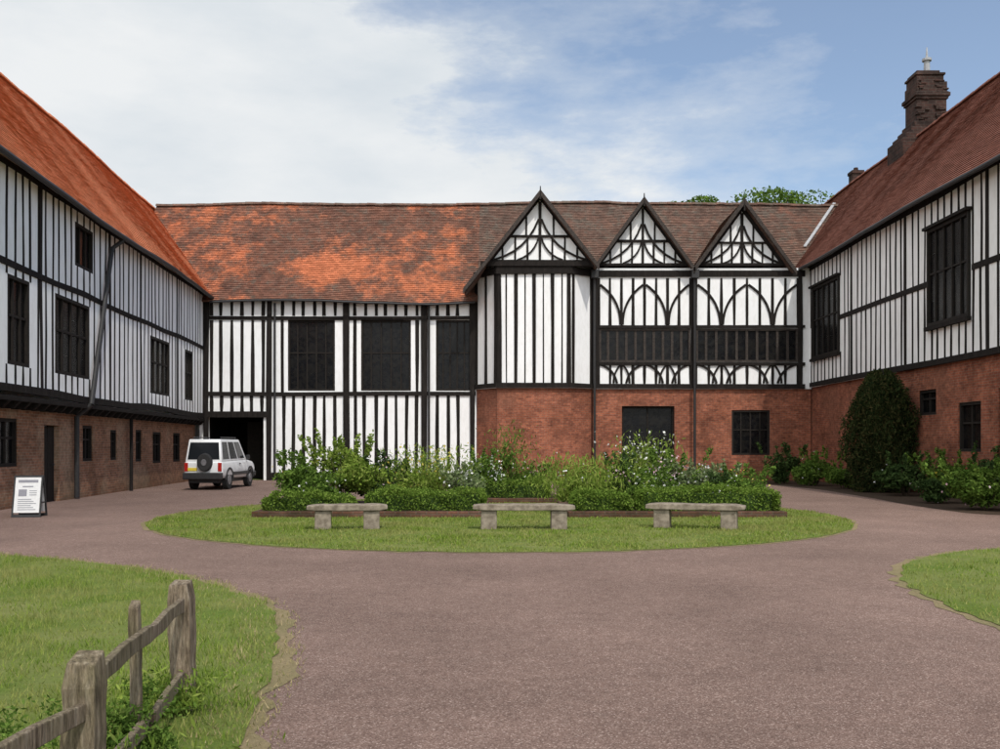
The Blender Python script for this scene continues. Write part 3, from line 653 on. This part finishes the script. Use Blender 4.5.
hedge('short clipped box hedge set back behind the middle bench',-.9,1.35,26.85,27.4,.12,.6,7000)
hedge('clipped box hedge just right of the middle bench',1.62,2.9,21.55,22.15,.12,.54,7000)
hedge('longest clipped box hedge behind the right bench',3.1,6.15,21.5,22.15,.12,.64,13000)
P=[('flowering_shrub','rounded mid green shrub at the left end of the left bed',298,23.6,1.7,1.15,lf_mid,3700,.05,'bush',fl_yel,15),
('flowering_shrub','tall lime green shrub, largest in the left bed',345,24,2.1,1.55,lf_lime,5600,.055,'bush',fl_white,20),
('flowering_shrub','dark green leafy shrub in the middle of the left bed',388,24.3,1.7,1.15,lf_dark,3800,.05,'bush',fl_pink,45),
('tall_perennial','feathery pale yellow topped perennial behind the left bench hedge',430,24,1.3,1.45,lf_lime,2700,.06,'spiky',fl_yel,110),
('flowering_shrub','grey green clump at the right end of the left bed',462,23.5,1.2,.95,lf_grey,2600,.045,'bush',fl_white,60),
('rose_bush','low bush dotted with white blooms left of the tall reddish stems',483,27.5,1.5,1.25,lf_mid,3000,.05,'bush',fl_white,380),
('tall_perennial','tallest spire plant with reddish stems in front of the bay',510,28,.8,2.1,lf_mid,1000,.07,'spiky',fl_red,30),
('flowering_shrub','low green mound behind the set back hedge',533,27.9,1.5,.95,lf_mid,2900,.045,'bush',fl_pink,40),
('tall_perennial','grassy pale green clump at the left end of the right bed',582,22.9,1.5,1.25,lf_lime,3800,.065,'spiky',fl_white,25),
('flowering_shrub','dark leafy clump beside the grassy plant in the right bed',617,23.6,1.5,1.1,lf_dark,3600,.05,'bush',fl_pink,60),
('tall_perennial','tall pale flowering perennial before the dark doorway',642,25,1.1,1.8,lf_lime,1700,.07,'spiky',fl_white,110),
('rose_bush','pink and white speckled bush in the middle of the right bed',668,24.2,1.7,1.2,lf_mid,3900,.05,'bush',fl_pink,220),
('flowering_shrub','grey leaved bush with white blossom in the right bed',702,23.6,1.5,1.0,lf_grey,3400,.045,'bush',fl_white,140),
('flowering_shrub','low green shrub at the right end of the right bed',740,23.4,1.7,.9,lf_mid,3600,.045,'bush',fl_yel,35),
('flowering_shrub','low leafy filler clump before the lime green shrub',320,22.8,1.2,.75,lf_mid,2300,.045,'bush',fl_white,25),
('flowering_shrub','low yellow green clump between hedge and feathery perennial',405,22.9,1.3,.8,lf_lime,2500,.045,'bush',fl_yel,40),
('flowering_shrub','low white dotted clump behind the longest hedge',655,22.8,1.4,.85,lf_mid,2500,.045,'bush',fl_white,80),
('flowering_shrub','dark low clump between the grey leaved bush and the bed end',722,22.9,1.1,.75,lf_dark,2200,.045,'bush',fl_white,20)]
for a in P: shrub(a[0],a[1],'shrub' if 'perennial' not in a[0] else 'plant',a[2],a[3],a[4],a[5],a[6],a[7],a[8],a[9],a[10],a[11],z0=.12)
sheet('border_soil',jag(catm([(14,22),(11.2,22.3),(10.9,26),(11.3,31),(11.3,36),(10.2,40),(5.4,41.3)],5),.06)+[(5.4,43.3),(14,43.3)],.01,soil_m,'dark planted soil border along the right wing','border')
shrub('conifer_bush','tall dark round topped conifer against the right wing','conifer',881,33,2.2,4.0,lf_con,26000,.065,'cone')
S=[('leafy_shrub','dark shrub at the foot of the brick window right of the benches',785,40,1.9,1.45,lf_dark,2600,.07,None,0),
('leafy_shrub','rounded mid green shrub in the far right courtyard corner',816,38,2.2,1.3,lf_mid,3000,.065,fl_white,15),
('leafy_shrub','low spreading shrub left of the conifer foot',843,35.5,1.6,.85,lf_mid,2200,.055,None,0),
('leafy_shrub','bushy plant at the right foot of the conifer',905,30.5,2.3,1.15,lf_dark,3800,.06,fl_white,12),
('flowering_shrub','yellow flowered shrub below the small square window',950,29.5,2.0,1.3,lf_mid,3400,.055,fl_yel,100),
('flowering_shrub','red flowered shrub at the right edge behind the front one',990,27.3,2.0,1.4,lf_dark,3400,.055,fl_red,60),
('leafy_shrub','large leafy shrub, nearest of the border at the right edge',985,23.8,2.2,1.1,lf_mid,4800,.055,fl_pink,20),
('leafy_shrub','low mounded plant in front of the yellow flowered shrub',940,26.6,1.7,.7,lf_dark,2800,.05,fl_white,10)]
for nm,lb,x,Y,w,h,mt,n,sz,fl,nf in S: shrub(nm,lb,'shrub',x,Y,w,h,mt,n,sz,'bush',fl,nf)
for lb,x,y,w,h,n,st in (('tangle of weeds around the nearest fence post',-1.8,3.85,.7,.34,5200,'spiky'),('leafy weeds growing between the fence posts',-1.83,4.7,.7,.36,5200,'bush'),('rough weeds in the left bottom corner beside the fence',-2.2,4.1,.9,.36,5200,'bush'),('tall grass tuft at the foot of the far fence post',-2.0,5.75,.45,.26,1500,'spiky')):
    shrub('weed_clump',lb,'weeds',x,y,w,h,lf_mid if st=='bush' else lf_lime,n,.014 if st=='bush' else .028,st,z0=.01,asp=.4,fl=fl_yel if 'leafy' in lb else None,nf=12,fs=.007)
def tree(label,X,Y,H,w,seed):
    rng=np.random.default_rng(seed); o=empty('broadleaf_tree',(X,Y,0),label,'tree')
    mb=MB(); mb.tube((0,0,0),(.1,0,H*.55),.38,.2,10); mb.tube((.1,0,H*.55),(0,0,H*.9),.2,.05,8)
    for i in range(9):
        a=rng.uniform(0,6.28); z=H*rng.uniform(.4,.7); mb.tube((.05,0,z),(math.cos(a)*w*.36,math.sin(a)*w*.36,z+H*.18),.1,.03,6)
    mb.build('trunk',bark,o,local=True)
    p=clump_pts(30000,(X,Y,H*.74),(w/2,w/2,H*.28),48,rng,.36); p[:,2]=np.where(p[:,2]>H*.9,H*.9+(p[:,2]-H*.9)*.35,p[:,2]); np_mesh('crown',leafV(p,.13,.5,0,rng),4,lf_mid,o,(X,Y,0))
tree('broad green tree whose crown shows above the hall ridge',18.6,66,19.9,12,3)
tree('smaller green tree just showing left of the larger crown',14.8,70,20.9,9.5,5)
# ================================================================ BENCHES
def bench(label,x,y,rz,L):
    o=empty('stone_bench',(x,y,.012),label,'bench','stone benches on the round lawn',rz)
    mb=MB(); rg=[]; n=10
    for i in range(n+1):
        xx=-L/2+L*i/n; e=.02 if i in (0,n) else 0; j=lambda:random.uniform(-.006,.006)
        rg.append([(xx,-.23+e+j(),.36+e+j()),(xx,.23-e+j(),.36+e+j()),(xx,.23-e+j(),.47-e+j()),(xx,-.23+e+j(),.47-e+j())])
    loft(mb,rg); mb.build('seat',stone,o,local=True,bevel=.015)
    for k in (-1,1):
        mb=MB(); c=k*(L/2-.3); mb.box(c-.15,c+.15,-.18,.18,-.01,.358); mb.build('leg',stone,o,local=True,bevel=.02)
bench('left stone bench, the shortest, before the left flower bed',-2.88,18.35,R(8),1.5)
bench('middle stone bench standing square to the camera',.45,18.4,R(0),1.92)
bench('right stone bench turned slightly, before the right flower bed',3.72,18.5,R(-17),1.85)
# ================================================================ SIGN
white=simple('white_paint',(.78,.78,.77),(.7,.7,.69),20,.45,.4,0); grey=simple('grey_print',(.25,.25,.28),(.3,.3,.33),40,.7,.2,0); blackp=simple('black_plastic',(.02,.02,.022),(.03,.03,.03),10,.5,.4,0)
o=empty('sandwich_board',(-10.5,21.7,.005),'white sandwich board sign on black frame beside the left wing','sign',rz=R(10))
W_=.86
def lean(x,z,s,off=0): return Vector((x*W_,s*(.26-.24*z/.92)+s*off,z))
for s in (-1,1):
    mb=MB(); c=[(-.31,.1),(.31,.1),(.31,.88),(-.31,.88)]; mb.hexa([lean(a,z,s,0) for a,z in c],[lean(a,z,s,.02) for a,z in c]); pn=mb.build('sign_panel',white,o,local=True)
    mb=MB(); ou=[(-.35,0),(.35,0),(.35,.92),(-.35,.92)]; inn=[(-.31,.06),(.31,.06),(.31,.88),(-.31,.88)]
    for i in range(4):
        j=(i+1)%4; c=[ou[i],ou[j],inn[j],inn[i]]; mb.hexa([lean(a,z,s,-.01) for a,z in c],[lean(a,z,s,.03) for a,z in c])
    mb.build('frame',blackp,o,local=True)
    if s<0:
        mb=MB()
        for (a,b,c0,c1) in [(-.24,.24,.76,.82),(-.13,.13,.66,.685),(-.22,-.02,.46,.61)]+[(-.22,.22-.06*(i%3),.16+i*.045,.175+i*.045) for i in range(6)]+[(.04,.22,.48+i*.045,.495+i*.045) for i in range(3)]:
            cc=[(a,c0),(b,c0),(b,c1),(a,c1)]; mb.hexa([lean(x,z,s,.021) for x,z in cc],[lean(x,z,s,.024) for x,z in cc])
        mb.build('print',grey,pn,local=True)
for x in (-.28,.28):
    mb=MB(); mb.hexa([(x-.01,-.2,.3),(x+.01,-.2,.3),(x+.01,-.2,.33),(x-.01,-.2,.33)],[(x-.01,.2,.3),(x+.01,.2,.3),(x+.01,.2,.33),(x-.01,.2,.33)]); mb.build('brace',blackp,o,local=True)
# ================================================================ FENCE
fe=empty('post_and_rail_fence',(-1.6,3.65,0),'weathered grey wooden post and rail fence on the left lawn','fence')
def post(x,y,w,h,lx=0,ly=0,cut=.03):
    mb=MB(); a=w/2; lay=[]; n=9
    for i in range(n):
        t=i/(n-1); cx=x+lx*t+random.uniform(-.003,.003); cy=y+ly*t; k=a*random.uniform(.93,1.05); e=a*.12 if i==n-1 else 0
        lay.append([(cx-k+e,cy-k+e,h*t-(.1 if i==0 else 0)),(cx+k-e,cy-k*random.uniform(.9,1)+e,h*t-(.1 if i==0 else 0)+(random.uniform(-.015,.01) if i==n-1 else 0)),(cx+k-e,cy+k-e,h*t+(cut if i==n-1 else 0)),(cx-k+e,cy+k-e,h*t+(cut if i==n-1 else 0))])
    mb.v=[p for l in lay for p in l]
    for i in range(n-1):
        for j in range(4): mb.f.append((i*4+j,i*4+(j+1)%4,i*4+4+(j+1)%4,i*4+4+j))
    mb.f.append((0,1,2,3)); mb.f.append(tuple(range(4*n-4,4*n))); mb.build('post',fencewood,fe,bevel=.006)
post(-1.60,3.72,.125,.775,.01,.01); post(-1.90,5.86,.13,.76,-.03,.02,.02); post(-1.755,4.7,.05,.82,-.01,0)
post(-1.72,1.55,.13,.8)
def frail(p,q,h=.075,t=.035):
    mb=MB(); p=Vector(p);q=Vector(q); d=(q-p).normalized(); s=Vector((d.y,-d.x,0)); n=12; mb.v=[];
    for i in range(n+1):
        c=p+(q-p)*i/n+Vector((0,0,math.sin(i*.9+p.x)*.008+random.uniform(-.003,.003))); hh=h/2*(1+.12*math.sin(i*1.9+p.y)+random.uniform(-.06,.06))
        mb.v+=[tuple(c+s*t/2+Vector((0,0,-hh))),tuple(c-s*t/2+Vector((0,0,-hh))),tuple(c-s*t/2+Vector((0,0,hh))),tuple(c+s*t/2+Vector((0,0,hh)))]
    for i in range(n):
        for j in range(4): mb.f.append((i*4+j,i*4+(j+1)%4,i*4+4+(j+1)%4,i*4+4+j))
    mb.f.append((0,1,2,3)); mb.f.append((n*4,n*4+1,n*4+2,n*4+3)); mb.build('rail',fencewood,fe,bevel=.005)
frail((-1.57,3.76,.70),(-1.9,5.8,.64)); frail((-1.57,3.76,.27),(-1.9,5.8,.2)); frail((-1.58,3.68,.60),(-1.68,1.6,.58)); frail((-1.58,3.68,.2),(-1.68,1.6,.2))
# ================================================================ CAR
carp,nt,b=newmat('car_paint',.3,.5); b.inputs['Coat Weight'].default_value=.4
f=noise_fac(nt,3); nt.links.new(ramp(nt,f,[(.3,(.66,.67,.66)),(.7,(.76,.77,.77))]),b.inputs['Base Color'])
carglass,nt,b=newmat('car_glass',.1,.4); b.inputs['Base Color'].default_value=(.012,.014,.016,1)
tyre=simple('tyre',(.02,.02,.02),(.03,.03,.03),30,.9); rimm=simple('rim',(.3,.3,.31),(.2,.2,.21),10,.4,.5,0,.6); red=simple('red_lens',(.4,.02,.015),(.3,.015,.01),10,.25,.5,0); yel=simple('plate_yellow',(.65,.5,.06),(.6,.46,.05),10,.5,.3,0)
car=empty('parked_car',(-10.42,36.4,.004),'white boxy four wheel drive car parked by the left wing, rear facing','car',rz=R(-2)); car.scale=(.82,1.04,1.0)
mb=MB()
def ring(y,w,z0,z1): return [(-w*.95,y,z0),(w*.95,y,z0),(w*1.01,y,z0+.12),(w*1.02,y,(z0+z1)/2+.05),(w*.99,y,z1-.06),(w*.93,y,z1),(-w*.93,y,z1),(-w*.99,y,z1-.06),(-w*1.02,y,(z0+z1)/2+.05),(-w*1.01,y,z0+.12)]
loft(mb,[ring(-1.98,.79,.48,.98),ring(-1.93,.84,.42,1.02),ring(.75,.84,.38,1.04),ring(1.2,.83,.38,1.02),ring(1.7,.81,.4,.97),ring(1.9,.79,.44,.9),ring(1.98,.74,.5,.82)])
gb=[(-.8,-1.94,1.0),(.8,-1.94,1.0),(.8,.95,1.03),(-.8,.95,1.03)]; gt=[(-.69,-1.8,1.8),(.69,-1.8,1.8),(.69,.25,1.8),(-.69,.25,1.8)]
mb.hexa(gb,gt); body=mb.build('body',carp,car,local=True,bevel=.05,smooth=True)
def pan(A,Bc,Cc,D,u0,u1,v0,v1,off=.006):
    A,Bc,Cc,D=map(Vector,(A,Bc,Cc,D)); n=(Bc-A).cross(D-A).normalized(); cen=Vector((0,-.5,1.4))
    if n.dot(A-cen)<0: n=-n
    P=lambda u,v:(A*(1-u)+Bc*u)*(1-v)+(D*(1-u)+Cc*u)*v
    q=[P(u0,v0),P(u1,v0),P(u1,v1),P(u0,v1)]; m_=MB(); m_.hexa([x-n*.01 for x in q],[x+n*off for x in q]); return m_
pan(gb[0],gb[1],gt[1],gt[0],.06,.94,.1,.86).build('rear_window',carglass,car,local=True,bevel=.004)
pan(gb[2],gb[3],gt[3],gt[2],.06,.94,.1,.92).build('windscreen',carglass,car,local=True,bevel=.004)
for A,Bc,Cc,D in ((gb[1],gb[2],gt[2],gt[1]),(gb[0],gb[3],gt[3],gt[0])):
    for u0,u1 in ((.05,.3),(.34,.62),(.66,.92)): pan(A,Bc,Cc,D,u0,u1,.1,.88).build('side_window',carglass,car,local=True,bevel=.004)
for sx in (-1,1):
    for y in (-1.2,1.25):
        mb=MB(); mb.tube((sx*.62,y,.35),(sx*.845,y,.35),.35,.34,24); w=mb.build('wheel',tyre,car,local=True,bevel=.02)
        mb=MB(); mb.tube((sx*.8,y,.35),(sx*.855,y,.35),.2,.18,16); mb.tube((sx*.85,y,.35),(sx*.87,y,.35),.06,.05,10); mb.build('rim',rimm,w,local=True)
        mb=MB(); rg=[]
        for i in range(10):
            t0=math.pi*i/9; a=lambda r,x:(x,y+math.cos(t0)*r,.36+math.sin(t0)*r); rg.append([a(.36,sx*.83),a(.44,sx*.83),a(.44,sx*.87),a(.36,sx*.875)])
        loft(mb,rg); mb.build('wheel_arch',blackp,car,local=True)
    mb=MB(); mb.box(sx*.73-.08,sx*.73+.08,-2.0,-1.95,.66,.97); mb.build('tail_light',red,car,local=True,bevel=.01)
    mb=MB(); mb.box(sx*.6-.11,sx*.6+.11,1.92,1.99,.66,.8); mb.build('headlight',rimm,car,local=True,bevel=.01)
    mb=MB(); mb.box(sx*.93-.08,sx*.93+.08,.72,.8,1.05,1.22); mb.build('wing_mirror',blackp,car,local=True,bevel=.02)
    mb=MB(); mb.tube((sx*.6,-1.6,1.87),(sx*.6,.1,1.87),.018); mb.tube((sx*.6,-1.5,1.78),(sx*.6,-1.5,1.87),.015); mb.tube((sx*.6,0,1.78),(sx*.6,0,1.87),.015); mb.build('roof_rail',blackp,car,local=True)
    mb=MB(); mb.box(sx*.865-.012,sx*.865+.012,-.1,.03,.9,.93); mb.build('door_handle',blackp,car,local=True)
    mb=MB(); mb.box(sx*.86-.015,sx*.86+.015,-.8,.85,.5,.62); mb.build('side_trim',blackp,car,local=True)
mb=MB(); mb.box(-.85,.85,-2.1,-1.9,.38,.62); mb.build('rear_bumper',blackp,car,local=True,bevel=.03)
mb=MB(); mb.box(-.82,.82,1.9,2.08,.4,.58); mb.build('front_bumper',blackp,car,local=True,bevel=.03)
mb=MB(); mb.tube((.1,-1.95,.98),(.1,-2.14,.98),.33,.31,24); sw=mb.build('spare_wheel',tyre,car,local=True,bevel=.03)
mb=MB(); mb.tube((.1,-2.12,.98),(.1,-2.155,.98),.13,.11,16); mb.build('rim',rimm,sw,local=True)
mb=MB(); mb.box(-.66,-.26,-2.0,-1.97,.68,.79); mb.build('number_plate',yel,car,local=True)
mb=MB(); mb.box(-.65,.65,-1.9,1.9,.25,.42); mb.build('underbody',blackp,car,local=True)
# ================================================================ LIGHT, SKY, CAMERA
sv=Vector((.26,-.64,1.0)).normalized(); elev=math.asin(sv.z); az=math.atan2(sv.x,sv.y)
sl=bpy.data.lights.new('sun','SUN'); sl.energy=2.7; sl.angle=R(.9); sl.color=(1,.95,.88); so=bpy.data.objects.new('sun',sl); C.objects.link(so)
so.rotation_euler=(-sv).to_track_quat('-Z','Y').to_euler(); so.location=(10,-20,40)
w=bpy.data.worlds.new('World'); bpy.context.scene.world=w; w.use_nodes=True; nt=w.node_tree; nt.nodes.clear()
out=N(nt,'ShaderNodeOutputWorld'); sky=N(nt,'ShaderNodeTexSky',sky_type='NISHITA'); sky.sun_disc=False; sky.sun_elevation=elev; sky.sun_rotation=az; sky.dust_density=.3; sky.ozone_density=.6
bg=N(nt,'ShaderNodeBackground'); bg.inputs['Strength'].default_value=.15; nt.links.new(sky.outputs[0],bg.inputs['Color'])
tc=N(nt,'ShaderNodeTexCoord').outputs['Generated']
sp=N(nt,'ShaderNodeSeparateXYZ'); nt.links.new(tc,sp.inputs[0])
n1=noise_fac(nt,2.6,10,.6,tc,(1,1,3.2)); n2=noise_fac(nt,2.6,8,.58,tc,(1,1,2.8)); n3=noise_fac(nt,8,9,.64,tc,(1,1,2.5))
def math_(op,a,b_):
    m_=N(nt,'ShaderNodeMath',operation=op)
    for i,v_ in enumerate((a,b_)):
        if hasattr(v_,'links'): nt.links.new(v_,m_.inputs[i])
        else: m_.inputs[i].default_value=v_
    return m_.outputs[0]
yb=math_('MULTIPLY',math_('SUBTRACT',.8,sp.outputs['Y']),.6)  # extra unseen cloud cover behind the camera, added to raise ambient light
val=math_('ADD',math_('MULTIPLY',n1,1.25),math_('MULTIPLY',n3,.6)); val=math_('ADD',val,math_('MULTIPLY',sp.outputs['X'],-1.4)); val=math_('ADD',val,math_('MULTIPLY',sp.outputs['Z'],-1.2)); val=math_('ADD',val,.37); val=math_('ADD',val,math_('MAXIMUM',yb,0.0))
mask=ramp(nt,val,[(.52,.08),(.74,.42),(.93,.98)])
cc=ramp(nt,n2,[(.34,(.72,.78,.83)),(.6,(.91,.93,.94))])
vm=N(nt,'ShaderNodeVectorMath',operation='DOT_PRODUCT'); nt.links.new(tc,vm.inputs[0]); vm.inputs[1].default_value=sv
glow=math_('MAXIMUM',vm.outputs['Value'],0.0); glow=math_('MULTIPLY',math_('POWER',glow,1.6),1.5)  # cloud brightness boosted towards the sun, added as fill for the courtyard
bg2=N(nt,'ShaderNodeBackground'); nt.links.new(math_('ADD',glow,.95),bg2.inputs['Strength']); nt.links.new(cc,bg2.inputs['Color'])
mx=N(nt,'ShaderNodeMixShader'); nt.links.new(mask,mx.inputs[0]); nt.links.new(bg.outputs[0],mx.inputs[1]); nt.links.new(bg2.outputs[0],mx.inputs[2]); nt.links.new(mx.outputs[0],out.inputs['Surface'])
cam=bpy.data.cameras.new('camera'); cam.lens=35; cam.sensor_width=36; cam.shift_y=.0705; cam.clip_end=2000; co=bpy.data.objects.new('camera',cam); C.objects.link(co); co.location=(0,0,1.6); co.rotation_euler=(R(90),0,0)
bpy.context.scene.camera=co
s=bpy.context.scene; s.view_settings.view_transform='Standard'; s.view_settings.look='None'; s.view_settings.exposure=0
